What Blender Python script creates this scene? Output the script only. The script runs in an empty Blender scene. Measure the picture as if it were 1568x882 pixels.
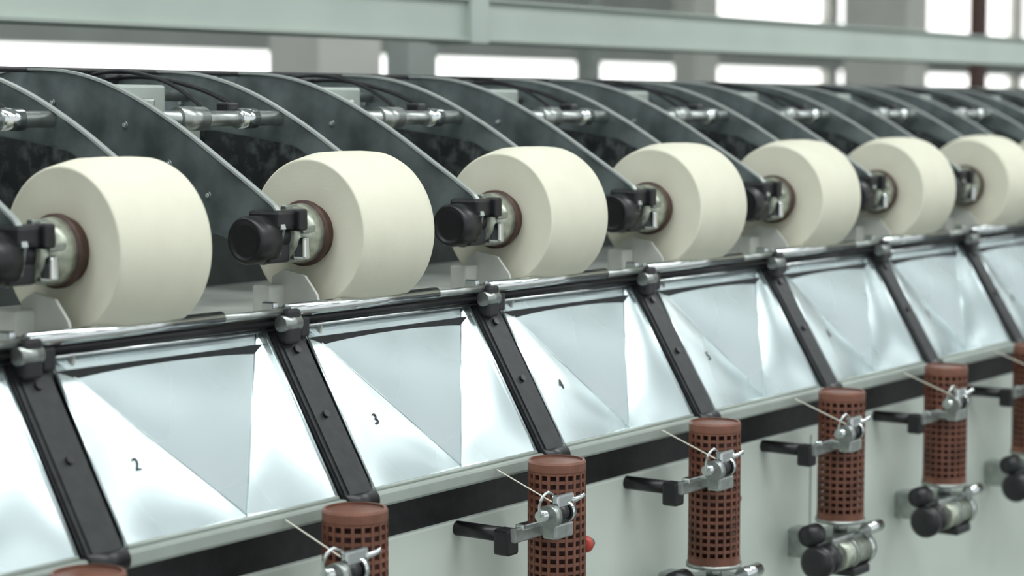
import bpy, bmesh, math, random
from mathutils import Vector, Matrix
random.seed(4)
H = 1.75           # camera height; machine coordinates are measured from this level
P = 0.42           # unit pitch along X
X0 = 1.526
N0, N1 = -2, 15

sc = bpy.context.scene
sc.view_settings.view_transform = 'Standard'
sc.view_settings.look = 'None'
sc.view_settings.exposure = 0.08

# ---------------------------------------------------------------- materials
def mat(name, col, rough=0.5, metal=0.0, noise=0.0, nscale=30.0, bump=0.0, emis=None, estr=0, stretch=None, spec=0.5, col2=None, rnoise=0.0, bdist=0.002, lo=.35, hi=.65):
    m = bpy.data.materials.new(name); m.use_nodes = True
    nt = m.node_tree; b = nt.nodes['Principled BSDF']
    b.inputs['Base Color'].default_value = (*col, 1)
    b.inputs['Roughness'].default_value = rough
    b.inputs['Metallic'].default_value = metal
    b.inputs['Specular IOR Level'].default_value = spec
    if emis:
        b.inputs['Emission Color'].default_value = (*emis, 1)
        b.inputs['Emission Strength'].default_value = estr
    if noise > 0 or bump > 0 or col2 or rnoise > 0:
        tc = nt.nodes.new('ShaderNodeTexCoord'); mp = nt.nodes.new('ShaderNodeMapping')
        if stretch: mp.inputs['Scale'].default_value = stretch
        nz = nt.nodes.new('ShaderNodeTexNoise'); nz.inputs['Scale'].default_value = nscale
        nz.inputs['Detail'].default_value = 5 if bdist < .01 else 0.5
        nt.links.new(tc.outputs['Object'], mp.inputs['Vector']); nt.links.new(mp.outputs[0], nz.inputs['Vector'])
        if noise > 0 or col2:
            r = nt.nodes.new('ShaderNodeValToRGB')
            c2 = col2 if col2 else tuple(c*(1-noise) for c in col)
            r.color_ramp.elements[0].color = (*c2, 1); r.color_ramp.elements[1].color = (*col, 1)
            r.color_ramp.elements[0].position = lo; r.color_ramp.elements[1].position = hi
            nt.links.new(nz.outputs['Fac'], r.inputs[0]); nt.links.new(r.outputs[0], b.inputs['Base Color'])
        if rnoise > 0:
            mr = nt.nodes.new('ShaderNodeMapRange')
            mr.inputs['To Min'].default_value = rough-rnoise; mr.inputs['To Max'].default_value = rough+rnoise
            nt.links.new(nz.outputs['Fac'], mr.inputs[0]); nt.links.new(mr.outputs[0], b.inputs['Roughness'])
        if bump > 0:
            bp = nt.nodes.new('ShaderNodeBump'); bp.inputs['Strength'].default_value = bump
            bp.inputs['Distance'].default_value = bdist
            nt.links.new(nz.outputs['Fac'], bp.inputs['Height']); nt.links.new(bp.outputs[0], b.inputs['Normal'])
    return m

M = {}
M['arm']   = mat('arm_dark_metal', (0.285,0.335,0.335), 0.38, 0.75, noise=0.50, nscale=14, bump=0.25, rnoise=0.12)
M['speck'] = mat('shadow_dark_plate', (0.085,0.10,0.10), 0.5, 0.1, col2=(0.016,0.019,0.020), nscale=55, lo=.48, hi=.75)
M['edge']  = mat('arm_edge_metal', (0.50,0.54,0.52), 0.40, 0.5)
M['black'] = mat('black_plastic', (0.014,0.014,0.016), 0.38, 0.0, noise=0.3, nscale=40)
M['strip'] = mat('divider_black', (0.018,0.020,0.022), 0.5, 0.0, noise=0.5, nscale=60, bump=0.2)
M['tray']  = mat('satin_sheet_steel', (0.70,0.785,0.80), 0.27, 0.95, noise=0.05, nscale=7, rnoise=0.04, bump=0.30, bdist=0.02)
M['lip']   = mat('lip_grey', (0.40,0.45,0.41), 0.45, 0.2, noise=0.15, nscale=12)
M['panel'] = mat('painted_panel', (0.67,0.74,0.67), 0.42, 0.0, noise=0.10, nscale=5, bump=0.05)
M['chrome']= mat('chrome', (0.75,0.78,0.78), 0.16, 1.0)
M['steel'] = mat('dull_steel', (0.46,0.49,0.47), 0.35, 0.9, noise=0.3, nscale=50)
M['hub']   = mat('hub_metal', (0.55,0.59,0.49), 0.35, 0.6, noise=0.45, nscale=70)
M['rust']  = mat('paper_tube_brown', (0.085,0.042,0.032), 0.6, 0, noise=0.4, nscale=60)
M['lattice']= mat('lattice_brown_plastic', (0.215,0.085,0.052), 0.5, 0, noise=0.45, nscale=22)
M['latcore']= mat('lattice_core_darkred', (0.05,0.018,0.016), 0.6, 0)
M['red']   = mat('red_knob', (0.45,0.06,0.04), 0.4, 0)
M['deck']  = mat('deck_grey', (0.60,0.62,0.57), 0.55, 0.0, noise=0.2, nscale=14)
M['backp'] = mat('dark_back_panel', (0.13,0.15,0.145), 0.5, 0.3, noise=0.5, nscale=8)
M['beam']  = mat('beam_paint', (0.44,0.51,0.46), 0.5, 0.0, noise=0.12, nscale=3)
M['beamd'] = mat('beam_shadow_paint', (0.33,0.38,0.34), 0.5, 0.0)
M['col']   = mat('column_plaster', (0.55,0.55,0.51), 0.8, 0.0, noise=0.12, nscale=4)
M['colst'] = mat('column_steel', (0.30,0.33,0.31), 0.6, 0.2, noise=0.15, nscale=4)
M['wall']  = mat('wall_plaster', (0.58,0.61,0.58), 0.85, 0, noise=0.1, nscale=2)
M['floor'] = mat('floor_concrete', (0.30,0.32,0.30), 0.4, 0, noise=0.2, nscale=3)
M['ceil']  = mat('ceiling_white', (0.58,0.63,0.63), 0.8, 0, noise=0.05, nscale=2)
M['win']   = mat('window_daylight', (0.9,0.9,0.9), 0.5, 0, emis=(1.0,1.0,0.97), estr=1.8)
M['lamp']  = mat('fluorescent_diffuser', (0.9,0.9,0.9), 0.5, 0, emis=(0.94,1.0,1.0), estr=7.5)
M['yarnline']= mat('yarn_strand', (0.75,0.73,0.62), 0.8)
M['ink']   = mat('label_ink', (0.05,0.06,0.07), 0.6)

def yarn_mat():
    m = bpy.data.materials.new('wound_cream_yarn'); m.use_nodes = True
    nt = m.node_tree; b = nt.nodes['Principled BSDF']
    b.inputs['Roughness'].default_value = 0.9; b.inputs['Specular IOR Level'].default_value = 0.15
    tc = nt.nodes.new('ShaderNodeTexCoord')
    nz = nt.nodes.new('ShaderNodeTexNoise'); nz.inputs['Scale'].default_value = 25; nz.inputs['Detail'].default_value = 4
    nt.links.new(tc.outputs['Object'], nz.inputs['Vector'])
    r = nt.nodes.new('ShaderNodeValToRGB')
    r.color_ramp.elements[0].color = (0.68,0.665,0.54,1); r.color_ramp.elements[1].color = (0.75,0.74,0.61,1)
    nt.links.new(nz.outputs['Fac'], r.inputs[0]); nt.links.new(r.outputs[0], b.inputs['Base Color'])
    nz2 = nt.nodes.new('ShaderNodeTexNoise'); nz2.inputs['Scale'].default_value = 260
    nt.links.new(tc.outputs['Object'], nz2.inputs['Vector'])
    bp = nt.nodes.new('ShaderNodeBump'); bp.inputs['Strength'].default_value=0.15; bp.inputs['Distance'].default_value=0.001
    nt.links.new(nz2.outputs['Fac'], bp.inputs['Height']); nt.links.new(bp.outputs[0], b.inputs['Normal'])
    return m
M['yarn'] = yarn_mat()

# ---------------------------------------------------------------- mesh builder
class MB:
    def __init__(s): s.bm = bmesh.new(); s.mats = []
    def mi(s, k):
        if k not in s.mats: s.mats.append(k)
        return s.mats.index(k)
    def _fin(s, faces, k, smooth=False):
        i = s.mi(k)
        for f in faces: f.material_index = i; f.smooth = smooth
    def box(s, a, b, k, rot=None, bevel=0.0):
        a = Vector(a); b = Vector(b); c = (a+b)/2; d = b-a
        r = bmesh.ops.create_cube(s.bm, size=1)
        vs = r['verts']
        bmesh.ops.scale(s.bm, verts=vs, vec=d)
        if bevel > 0:
            es = list({e for v in vs for e in v.link_edges})
            rr = bmesh.ops.bevel(s.bm, geom=es, offset=bevel, segments=2, affect='EDGES', profile=0.5)
            vs = list({v for f in rr['faces'] for v in f.verts} | {v for v in vs if v.is_valid})
        if rot: bmesh.ops.rotate(s.bm, verts=vs, cent=(0,0,0), matrix=rot)
        bmesh.ops.translate(s.bm, verts=vs, vec=c)
        s._fin({f for v in vs for f in v.link_faces}, k)
    def cyl(s, p0, p1, r, k, r2=None, seg=32, caps=True):
        p0 = Vector(p0); p1 = Vector(p1); d = p1-p0
        q = d.to_track_quat('Z','Y').to_matrix()
        rr = bmesh.ops.create_cone(s.bm, cap_ends=caps, segments=seg, radius1=r, radius2=r if r2 is None else r2, depth=d.length)
        vs = rr['verts']
        bmesh.ops.rotate(s.bm, verts=vs, cent=(0,0,0), matrix=q)
        bmesh.ops.translate(s.bm, verts=vs, vec=(p0+p1)/2)
        i = s.mi(k)
        for f in {f for v in vs for f in v.link_faces}:
            f.material_index = i; f.smooth = len(f.verts) == 4
    def lathe_x(s, prof, k, seg=96, cy=0, cz=0):
        rings = []
        for (x, r) in prof:
            rings.append([s.bm.verts.new((x, cy+r*math.cos(2*math.pi*j/seg), cz+r*math.sin(2*math.pi*j/seg))) for j in range(seg)])
        i = s.mi(k)
        for a, b in zip(rings, rings[1:]):
            for j in range(seg):
                f = s.bm.faces.new((a[j], a[(j+1)%seg], b[(j+1)%seg], b[j])); f.material_index = i; f.smooth = True
    def plate_yz(s, pts, x, th, k):
        a = [s.bm.verts.new((x-th/2, y, z)) for y, z in pts]
        b = [s.bm.verts.new((x+th/2, y, z)) for y, z in pts]
        fs = [s.bm.faces.new(a), s.bm.faces.new(list(reversed(b)))]
        n = len(pts)
        for j in range(n): fs.append(s.bm.faces.new((a[j], b[j], b[(j+1)%n], a[(j+1)%n])))
        s._fin(fs, k)
    def rim(s, up, x, th, wd, k):
        i = s.mi(k); rings = []
        n = len(up)
        for j, p in enumerate(up):
            a = up[max(0,j-1)]; c = up[min(n-1,j+1)]
            t = Vector((c[0]-a[0], c[1]-a[1])).normalized(); nn = Vector((-t.y, t.x))
            o = Vector(p)
            q1 = o+nn*.001; q2 = o-nn*wd
            rings.append([s.bm.verts.new(v) for v in ((x-th/2,q1.x,q1.y),(x+th/2,q1.x,q1.y),(x+th/2,q2.x,q2.y),(x-th/2,q2.x,q2.y))])
        for a, c in zip(rings, rings[1:]):
            for j in range(4):
                f = s.bm.faces.new((a[j],a[(j+1)%4],c[(j+1)%4],c[j])); f.material_index = i
    def sweep(s, pts, r, k, seg=8):
        pts = [Vector(p) for p in pts]; n = len(pts); rings = []
        for j, p in enumerate(pts):
            t = (pts[min(n-1,j+1)]-pts[max(0,j-1)]).normalized()
            q = t.to_track_quat('Z','Y').to_matrix()
            rings.append([s.bm.verts.new(p+q@Vector((r*math.cos(2*math.pi*m/seg), r*math.sin(2*math.pi*m/seg),0))) for m in range(seg)])
        i = s.mi(k)
        for a, c in zip(rings, rings[1:]):
            for j in range(seg):
                f = s.bm.faces.new((a[j],a[(j+1)%seg],c[(j+1)%seg],c[j])); f.material_index = i; f.smooth = True
    def facet(s, A, B, C, k, bulge, n=14):
        A, B, C = Vector(A), Vector(B), Vector(C)
        nn = (B-A).cross(C-A).normalized()
        if nn.y > 0: nn = -nn
        g = {}
        for i in range(n+1):
            for j in range(n+1-i):
                a, b_ = i/n, j/n; c = 1-a-b_
                g[i,j] = s.bm.verts.new(A*a+B*b_+C*c+nn*(bulge*27*a*b_*c))
        m = s.mi(k)
        for i in range(n):
            for j in range(n-i):
                f = s.bm.faces.new((g[i,j],g[i+1,j],g[i,j+1])); f.material_index=m; f.smooth=True
                if i+j < n-1:
                    f = s.bm.faces.new((g[i+1,j],g[i+1,j+1],g[i,j+1])); f.material_index=m; f.smooth=True
    def mesh(s, name):
        bmesh.ops.recalc_face_normals(s.bm, faces=s.bm.faces)
        me = bpy.data.meshes.new(name); s.bm.to_mesh(me); s.bm.free()
        for k in s.mats: me.materials.append(M[k])
        return me

def smoothcurve(pts, n=6):
    out = []
    P_ = [pts[0]] + list(pts) + [pts[-1]]
    for i in range(1, len(P_)-2):
        p0, p1, p2, p3 = [Vector(p) for p in P_[i-1:i+3]]
        for j in range(n):
            t = j/n
            out.append(0.5*((2*p1)+(-p0+p2)*t+(2*p0-5*p1+4*p2-p3)*t*t+(-p0+3*p1-3*p2+p3)*t**3))
    out.append(Vector(pts[-1])); return out

def add(name, me, loc=(0,0,0), parent=None):
    o = bpy.data.objects.new(name, me); sc.collection.objects.link(o); o.location = loc
    if parent: o.parent = parent
    return o
def empty(name, loc=(0,0,0)):
    o = bpy.data.objects.new(name, None); sc.collection.objects.link(o); o.location = loc; o.empty_display_size = .05
    return o

# ---------------------------------------------------------------- unit meshes (relative to (Xn,0,H))
b = MB()
prof = [(0.008,0.0375),(0.006,0.055),(0.002,0.080),(0.0005,0.0925),(0.000,0.0945),(0.0012,0.0958),(0.004,0.0968),(0.010,0.0982),(0.034,0.1033),(0.038,0.1040),(0.070,0.1048),(0.110,0.1045),(0.132,0.1032),(0.139,0.1005),(0.142,0.095),(0.141,0.085),(0.139,0.05),(0.137,0.0375)]
b.lathe_x(prof, 'yarn')
b.lathe_x([(-0.001,0.0375),(0.142,0.0375),(0.142,0.035),(-0.001,0.035),(-0.001,0.0375)], 'rust', seg=64)
pkg_me = b.mesh('yarn_package')

upper = [(1.752,-.150),(1.762,-.125),(1.785,-.108),(1.844,-.072),(1.913,-.031),(1.965,-.004),(2.019,.020),(2.075,.039),(2.131,.051),(2.19,.056),(2.25,.055),(2.31,.046)]
up = [(p[0],p[1]) for p in smoothcurve([(a,c,0) for a,c in upper], 4)]
lower = [(2.36,.01),(2.37,-.05),(2.37,-.14),(2.30,-.165),(2.1,-.158),(1.98,-.150),(1.90,-.156),(1.85,-.164),(1.815,-.188),(1.785,-.196),(1.760,-.182)]
low = [(p[0],p[1]) for p in smoothcurve([(a,c,0) for a,c in lower], 4)]
outline = up+low
b = MB()
for x in (0.006, 0.252):
    b.plate_yz(outline, x, 0.004, 'arm')
    b.rim(up, x-.001, .008, .0022, 'edge')
    for (yy, zz) in ((2.03,-.02),(2.10,-.07),(1.95,-.07),(2.17,.01),(1.88,-.11),(2.06,-.11)):
        b.cyl((x-.005, yy, zz), (x+.002, yy, zz), 0.0028, 'edge', seg=12)
        b.cyl((x-.004, yy, zz), (x+.002, yy, zz), 0.005, 'arm', seg=12)
b.plate_yz([(1.850,-.108),(1.90,-.072),(1.95,-.050),(2.02,-.040),(2.10,-.030),(2.22,-.028),(2.24,-.145),(2.10,-.150),(1.98,-.145),(1.87,-.150)],.2475,.003,'speck')  # speckled plate added, shadow of the dark interior painted in its colour
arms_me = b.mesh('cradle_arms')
b = MB()
hy, hz = 1.783, -.159
b.cyl((.008,1.98,-.012),(.250,1.98,-.012),.0105,'steel')
b.cyl((.05,1.98,-.012),(.10,1.98,-.012),.016,'steel')
b.cyl((.165,1.98,-.012),(.20,1.98,-.012),.014,'chrome')
b.cyl((.008,2.16,.02),(.250,2.16,.02),.008,'steel')
b.box((.02,2.07,-.015),(.12,2.15,.034),'lip',bevel=.004)
b.box((.03,2.04,-.035),(.07,2.10,.015),'steel',bevel=.003)
b.box((.14,2.12,-.06),(.24,2.20,-.02),'lip',bevel=.004)
b.sweep(smoothcurve([(.11,2.24,.045),(.13,2.17,.054),(.135,2.09,.040),(.13,2.03,.015),(.12,1.99,-.008)],5),.0030,'black')
b.sweep(smoothcurve([(.17,2.24,.045),(.18,2.16,.046),(.19,2.07,.028),(.19,1.99,-.002)],5),.0035,'black')
b.box((.155,1.985,-.006),(.175,2.01,.010),'black',bevel=.003)
shaft_me = b.mesh('cradle_shaft_and_hoses')
b = MB()
b.lathe_x([(-.034,0),(-.034,.018),(-.0335,.0225),(-.036,.024),(-.036,.028),(-.032,.0305),(.002,.0305),(.004,.028),(.004,0)],'black',seg=48,cy=hy-.002,cz=hz-.004)
b.box((-.010,hy-.02,hz-.034),(.030,hy+.03,hz-.010),'black',bevel=.004)
b.box((-.004,hy-.030,hz+.008),(.034,hy+.022,hz+.033),'black',bevel=.005)
b.cyl((.0,hy,hz),(.05,hy,hz),.021,'black')
b.lathe_x([(.030,0),(.030,.026),(.034,.031),(.040,.031),(.041,.026),(.047,.026),(.048,.036),(.062,.038),(.079,.0395),(.0795,0)],'hub',seg=48,cy=hy,cz=hz)
b.lathe_x([(.074,.036),(.074,.0425),(.0815,.0425),(.0815,.036)],'rust',seg=48,cy=hy,cz=hz)
for k in range(5):
    a = k*2*math.pi/5+.4
    b.box((.036,hy+.033*math.cos(a)-.005,hz+.033*math.sin(a)-.005),(.060,hy+.033*math.cos(a)+.005,hz+.033*math.sin(a)+.005),'steel',bevel=.002)
b.box((.028,hy-.038,hz+.006),(.044,hy-.016,hz+.034),'black',bevel=.003)
b.box((.034,hy-.040,hz-.030),(.046,hy-.020,hz-.002),'chrome',bevel=.003)
b.lathe_x([(.229,0),(.229,.034),(.236,.034),(.238,.022),(.262,.022),(.262,0)],'black',seg=32,cy=hy,cz=hz)
hub_me = b.mesh('cradle_hub')

# tray
TL=(.030,1.745,-.272);TR=(.380,1.745,-.272);BL=(.028,1.626,-.470);BR=(.378,1.626,-.470)
nin = Vector((0,.855,-.518))
def lerp(a,c,t): return Vector(a).lerp(Vector(c),t)
J = lerp(lerp(BL,BR,.67), lerp(TL,TR,.67), .07) + nin*.040
Tq = lerp(TL,TR,.955)
b = MB()
b.facet(TL,J,Tq,'tray',.0032); b.facet(TL,BL,J,'tray',.0048)
b.facet(Tq,J,BR,'tray',.0035); b.facet(BL,BR,J,'tray',.0008); b.facet(Tq,TR,BR,'tray',0)
def bar(a,c,w,k): b.cyl(a,c,w,k,seg=8)
bar(TL,TR,.0022,'tray'); bar(BL,BR,.003,'lip'); bar(TL,BL,.002,'tray'); bar(TR,BR,.002,'tray')
bar(J,Tq,.0010,'tray'); bar(J,TL,.0010,'tray')
tray_me = b.mesh('folded_steel_tray')

b = MB()
sl = Vector((0,1.626-1.743,-.470+.277)); L = sl.length
def tilted(x0,x1,s0,s1,n0,n1,k,bev=.003):
    out = -nin
    d = sl.normalized(); T = Vector((0,1.743,-.277))
    vs=[]
    for x in (x0,x1):
        for (s_,n_) in ((s0,n0),(s1,n0),(s1,n1),(s0,n1)):
            v = T + d*s_ + out*n_; vs.append(b.bm.verts.new((x,v.y,v.z)))
    idx=[(0,1,2,3),(7,6,5,4),(0,4,5,1),(1,5,6,2),(2,6,7,3),(3,7,4,0)]
    fs=[b.bm.faces.new([vs[i] for i in q]) for q in idx]
    b._fin(fs,k)
    es=list({e for f in fs for e in f.edges})
    r=bmesh.ops.bevel(b.bm,geom=es,offset=bev,segments=2,affect='EDGES')
    i=b.mi(k)
    for f in r['faces']: f.material_index=i
tilted(-.037,.020,-.012,.246,-.02,.006,'strip')
tilted(-.030,.013,-.004,.236,.004,.008,'strip',.002)
v=Vector((0,1.743,-.277))+sl.normalized()*.238
b.cyl((-.036,v.y+.004,v.z),(.019,v.y+.004,v.z),.014,'black')
for t in (.03,.12):
    v=Vector((0,1.743,-.277))+sl.normalized()*t-nin*.008
    b.cyl((-.008,v.y,v.z),(-.008,v.y-.003,v.z+.002),.005,'black',seg=12)
div_me = b.mesh('divider_strip')

b = MB()
b.cyl((-.018,1.728,-.249),(.285,1.728,-.249),.0085,'chrome')
b.cyl((.285,1.728,-.250),(.40,1.728,-.250),.005,'steel')
b.cyl((.024,1.738,-.263),(.385,1.738,-.263),.0065,'black')
b.cyl((.024,1.734,-.2715),(.385,1.734,-.2715),.0022,'chrome')
b.box((-.030,1.715,-.290),(-.004,1.760,-.246),'black',bevel=.004)
b.box((.002,1.722,-.284),(.020,1.752,-.258),'black',bevel=.003)
b.cyl((-.036,1.722,-.264),(-.004,1.722,-.264),.010,'steel')
b.box((-.034,1.735,-.25),(-.024,1.755,-.238),'chrome',bevel=.002)
b.plate_yz([(1.735,-.265),(1.745,-.235),(1.765,-.212),(1.80,-.205),(1.82,-.215),(1.835,-.285),(1.74,-.285)],.060,.004,'deck')
b.box((.03,1.80,-.285),(.07,1.83,-.225),'deck',bevel=.003)
b.box((.262,1.745,-.287),(.285,1.80,-.262),'black',bevel=.004)
bar_me = b.mesh('guide_bars')

# perforated tube (origin at bottom centre)
def lattice():
    bm = bmesh.new(); seg=20; rows=17; R=.0385
    h0=.010; h1=.199; top=.214
    def P3(r,a,z): return bm.verts.new((r*math.cos(a), r*math.sin(a), z))
    def ringband(prof):
        n=48
        rs=[[P3(r,2*math.pi*j/n,z) for j in range(n)] for z,r in prof]
        for a,c in zip(rs,rs[1:]+rs[:1]):
            for j in range(n):
                f=bm.faces.new((a[j],a[(j+1)%n],c[(j+1)%n],c[j])); f.smooth=False
    for i in range(rows+1):
        z=h0+(h1-h0)*i/rows; w=.0022
        ringband([(z-w,R-.003),(z-w,R),(z+w,R),(z+w,R-.003)])
    ringband([(h1,R-.004),(h1,R),(h1+.002,R+.0006),(top-.003,R+.0006),(top,R-.001),(top,R-.004)])
    ringband([(0,R-.005),(0,R+.001),(h0,R+.001),(h0,R-.005)])
    for j in range(seg):
        a=2*math.pi*j/seg; da=.0019/R
        vs=[P3(r,aa,z) for z in (h0,h1) for r,aa in ((R-.0025,a-da),(R+.0006,a-da),(R+.0006,a+da),(R-.0025,a+da))]
        for q in ((0,1,5,4),(1,2,6,5),(2,3,7,6),(3,0,4,7)): bm.faces.new([vs[i] for i in q])
    bmesh.ops.recalc_face_normals(bm,faces=bm.faces)
    me=bpy.data.meshes.new('perforated_lattice'); bm.to_mesh(me); bm.free()
    me.materials.append(M['lattice']); return me
lat_me = lattice()
b = MB()
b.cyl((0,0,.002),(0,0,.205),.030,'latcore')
b.cyl((0,0,.205),(0,0,.2115),.0355,'lattice')
core_me = b.mesh('tube_core')

b = MB()
b.cyl((-.092,1.655,-.556),(-.092,1.575,-.556),.010,'black')
b.box((-.112,1.556,-.580),(-.088,1.582,-.545),'black',bevel=.004)
b.box((-.108,1.548,-.562),(-.030,1.558,-.543),'steel',bevel=.002)
b.box((-.098,1.542,-.546),(-.040,1.556,-.538),'chrome',bevel=.002)
b.box((-.055,1.505,-.556),(-.043,1.556,-.542),'steel',bevel=.002)
b.cyl((-.115,1.505,-.520),(-.045,1.505,-.520),.0075,'chrome')
b.cyl((-.105,1.500,-.522),(-.092,1.500,-.522),.015,'steel')
b.cyl((-.066,1.500,-.520),(-.058,1.500,-.520),.014,'chrome')
b.cyl((-.090,1.500,-.520),(-.068,1.500,-.520),.010,'black')
b.box((-.100,1.490,-.552),(-.058,1.512,-.532),'steel',bevel=.003)
b.box((-.088,1.494,-.514),(-.050,1.506,-.496),'chrome',bevel=.003)
b.cyl((-.055,1.496,-.508),(-.038,1.488,-.501),.0035,'chrome',seg=12)
b.sweep(smoothcurve([(-.115,1.505,-.52),(-.126,1.497,-.50),(-.118,1.492,-.487),(-.100,1.495,-.492)],5),.002,'chrome')
b.sweep([(-.058,1.614,-.478),(-.072,1.506,-.512)],.0009,'yarnline')
guide_me = b.mesh('yarn_guide')
b = MB()
b.lathe_x([(.128,0),(.128,.009),(.131,.012),(.137,.012),(.140,.009),(.140,0)],'red',seg=32,cy=1.60,cz=-.610)
b.cyl((.140,1.60,-.610),(.148,1.60,-.610),.007,'steel')
b.cyl((.144,1.60,-.610),(.144,1.655,-.610),.005,'black')
knob_me = b.mesh('tension_knob')
b = MB()
b.cyl((0,1.557,-.680),(0,1.557,-.686),.042,'steel')
b.cyl((0,1.557,-.686),(0,1.557,-.705),.012,'steel')
b.box((-.060,1.535,-.735),(.050,1.600,-.703),'steel',bevel=.006)
b.cyl((-.045,1.545,-.738),(.040,1.545,-.738),.025,'hub')
b.cyl((.040,1.545,-.738),(.054,1.545,-.738),.030,'chrome')
b.cyl((-.010,1.545,-.738),(.000,1.545,-.738),.028,'steel')
b.lathe_x([(-.115,0),(-.115,.022),(-.110,.028),(-.096,.028),(-.092,.020),(-.084,.020),(-.080,.026),(-.066,.026),(-.062,.014),(-.045,.014)],'black',seg=32,cy=1.545,cz=-.738)
b.lathe_x([(-.110,0),(-.110,.018),(-.080,.018),(-.080,0)],'black',seg=24,cy=1.56,cz=-.695)
b.box((.000,1.58,-.76),(.040,1.66,-.71),'steel',bevel=.004)
b.cyl((.020,1.52,-.700),(.070,1.52,-.700),.011,'chrome')
b.box((-.02,1.52,-.775),(.04,1.57,-.760),'black',bevel=.003)
holder_me = b.mesh('tube_holder')

# ---------------------------------------------------------------- place units
frame = empty('yarn_winding_machine', (0,0,0))
for n in range(N0, N1+1):
    x = X0+P*n
    add('yarn_package', pkg_me, (x+.085, hy, H+hz)).rotation_euler = (random.uniform(0,6.28),0,0)
    cr = empty('package_cradle', (x,0,H))
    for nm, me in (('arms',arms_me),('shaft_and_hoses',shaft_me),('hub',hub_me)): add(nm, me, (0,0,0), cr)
    tr = empty('steel_tray', (x,0,H))
    add('folded_sheet', tray_me, (0,0,0), tr)
    cu = bpy.data.curves.new('label','FONT'); cu.body = str((n+2)%10 or 1); cu.size=.022; cu.extrude=.0004
    cu.materials.append(M['ink'])
    lo = bpy.data.objects.new('number_label', cu); sc.collection.objects.link(lo); lo.parent = tr
    pt = Vector(TL)*.349+Vector(BL)*.393+J*.258
    nn = (Vector(BL)-Vector(TL)).cross(J-Vector(TL)).normalized()
    if nn.y > 0: nn = -nn
    xa = (Vector((1,0,0)) - nn*nn.x).normalized(); ya = nn.cross(xa)
    R_ = Matrix((xa,ya,nn)).transposed().to_4x4()
    lo.matrix_local = Matrix.Translation(pt+nn*.0056) @ R_
    add('tray_divider', div_me, (x,0,H), frame)
    add('guide_bar', bar_me, (x,0,H), frame)
    tx = X0-.092+P*n
    pt_ = empty('perforated_bobbin_tube', (tx,1.557,H-.680))
    add('lattice', lat_me, (0,0,0), pt_); add('core', core_me, (0,0,0), pt_)
    g = empty('yarn_guide_bracket', (tx,0,H)); add('guide', guide_me, (0,0,0), g); add('knob', knob_me, (0,0,0), g)
    add('tube_holder', holder_me, (tx,0,H), frame)

xa, xb = X0+P*N0-.1, X0+P*(N1+1)
b = MB()
b.box((xa,1.616,-.492),(xb,1.640,-.472),'lip',bevel=.004)
b.box((xa,1.660,-.60),(xb,1.700,-.478),'strip')
b.box((xa,1.655,-1.62),(xb,1.72,-.545),'panel',bevel=.004)
b.box((xa,1.72,-1.62),(xb,2.45,-.60),'panel')
b.box((xa,1.765,-.60),(xb,2.40,-.288),'deck')
b.box((xa,1.735,-.35),(xb,1.77,-.288),'strip')
b.box((xa,2.38,-.29),(xb,2.42,.0),'backp')
b.box((xa,2.30,.034),(xb,2.33,.054),'black',bevel=.003)
b.cyl((xa,2.22,.055),(xb,2.22,.055),.004,'black')
b.box((xa,1.70,-1.75),(xb,2.40,-1.62),'black')
for n in range(N0,N1+1,3):
    x = X0+P*n
    b.box((x-.014,1.653,-1.60),(x-.012,1.656,-.56),'lip')
me = b.mesh('machine_frame'); add('frame', me, (0,0,H), frame)

# ---------------------------------------------------------------- overhead beam and hall
b = MB()
bz0, bz1, by = .140, .228, 2.6
b.box((-3,by,bz0+.006),(22,by+.08,bz1),'beam',bevel=.003)
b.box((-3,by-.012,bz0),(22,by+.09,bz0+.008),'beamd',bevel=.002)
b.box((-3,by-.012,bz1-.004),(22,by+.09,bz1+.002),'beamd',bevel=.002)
b.box((3.46,by-.018,bz0-.004),(3.52,by+.1,bz1+.01),'beam',bevel=.003)
b.box((3.48,by+.02,bz1),(3.50,by+.05,2.6),'beam')
for xx in (-1.0,8.2,13,18): b.box((xx,by+.01,bz1),(xx+.05,by+.06,2.6),'colst')
add('overhead_beam', b.mesh('overhead_beam'), (0,0,H))
def column(name, x, y, w, d, k):
    b = MB(); b.box((x,y,-1.75),(x+w,y+d,2.6),k,bevel=.01)
    b.box((x-.05,y-.05,2.45),(x+w+.05,y+d+.05,2.6),k,bevel=.01)
    b.box((x-.03,y-.03,-1.75),(x+w+.03,y+d+.03,-1.55),k,bevel=.01)
    add(name, b.mesh(name), (0,0,H))
column('concrete_column',5.77,5.0,.36,.25,'col')
column('steel_column',5.04,4.0,.14,.1,'colst')
column('steel_column',9.07,6.0,.10,.1,'colst')
column('concrete_column',10.13,6.0,.26,.15,'col')
column('concrete_column',10.75,5.0,.27,.4,'col')
column('steel_column',9.4,4.0,.10,.06,'rust')

WY = 12.0
b = MB()
xs0, xs1 = -4, 40
b.box((xs0,WY,-1.75),(xs1,WY+.2,.27),'wall')
b.box((xs0,WY-.15,.49),(xs1,WY+.2,1.05),'wall')
b.box((xs0,WY-.10,1.05),(19.8,WY+.2,2.0),'wall')
b.box((xs0,WY,2.0),(xs1,WY+.2,2.6),'wall')
for x in (15.2, 23.5, 29.5): b.box((x,WY-.02,.27),(x+.25,WY+.15,2.0),'col')
add('wall_back', b.mesh('wall_back'), (0,0,H))
b = MB(); b.box((xs0,WY+.12,.27),(xs1,WY+.14,.49),'win'); b.box((19.8,WY+.12,1.05),(xs1,WY+.14,2.0),'win')
add('window_1', b.mesh('window_band'), (0,0,H))
b = MB(); b.box((-4,-6,-1.85),(40,12.2,-1.75),'floor'); add('floor', b.mesh('floor'), (0,0,H))
b = MB(); b.box((-4,-6,2.6),(40,12.2,2.7),'ceil'); add('ceiling', b.mesh('ceiling'), (0,0,H))
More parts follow.
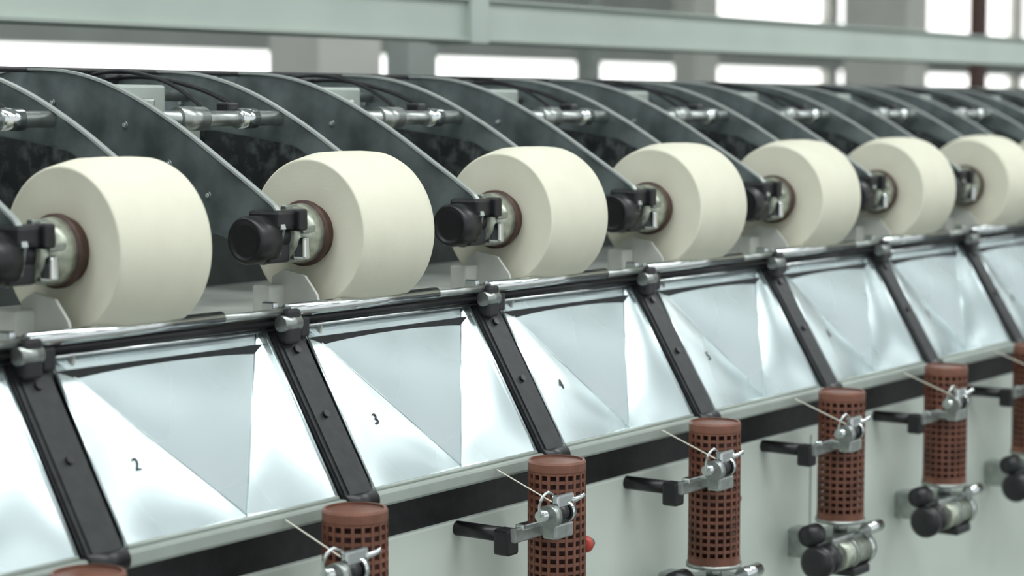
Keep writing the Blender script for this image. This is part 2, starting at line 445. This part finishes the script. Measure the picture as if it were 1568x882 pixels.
b = MB(); b.box((39.8,-6,-1.75),(40,12.2,2.6),'wall'); add('wall_right', b.mesh('wall_right'), (0,0,H))

b = MB()
b.box((-.75,-.16,0),(.75,.16,.06),'wall',bevel=.01)
b.box((-.72,-.13,-.012),(.72,.13,.002),'lamp')
b.cyl((-.5,0,.06),(-.5,0,.5),.006,'steel'); b.cyl((.5,0,.06),(.5,0,.5),.006,'steel')
lm = b.mesh('fluorescent_luminaire')
for yy in (-2.6,-.4,4.2,8.0):
    xx = -1.0
    while xx < 22:
        add('fluorescent_luminaire', lm, (xx,yy,H+2.1)); xx += 2.3

# ---------------------------------------------------------------- light
w = bpy.data.worlds.new('hall_daylight'); sc.world = w; w.use_nodes = True
w.node_tree.nodes['Background'].inputs[0].default_value = (0.94,0.98,1.0,1)
w.node_tree.nodes['Background'].inputs[1].default_value = 0.88
def area(name, loc, size, power, tgt, col=(0.97,1,1)):
    l = bpy.data.lights.new(name,'AREA'); l.shape='RECTANGLE'; l.size=size[0]; l.size_y=size[1]; l.energy=power; l.color=col
    o = bpy.data.objects.new(name,l); sc.collection.objects.link(o); o.location=loc
    o.rotation_euler = (Vector(tgt)-Vector(loc)).to_track_quat('-Z','Y').to_euler()
area('aisle_fill_light', (1.5,.9,H+2.0), (5,.3), 76, (2.5,1.8,H-.2))  # both area lights added for extra power, no fixture holds them
area('aisle_fill_light', (7,.9,H+2.0), (5,.3), 76, (7,1.8,H-.2))

# ---------------------------------------------------------------- camera
cam = bpy.data.cameras.new('camera'); co = bpy.data.objects.new('camera', cam); sc.collection.objects.link(co)
co.location = (0,0,H)
cam.sensor_width = 36; cam.lens = 3900*36/1920
psi, phi = math.radians(35.65), math.radians(4.9)
fwd = Vector((math.cos(psi)*math.cos(phi), math.sin(psi)*math.cos(phi), -math.sin(phi)))
co.rotation_euler = fwd.to_track_quat('-Z','Y').to_euler()
cam.clip_start = .05; cam.clip_end = 200
cam.dof.use_dof = True; cam.dof.focus_distance = 2.75; cam.dof.aperture_fstop = 4.0
sc.camera = co
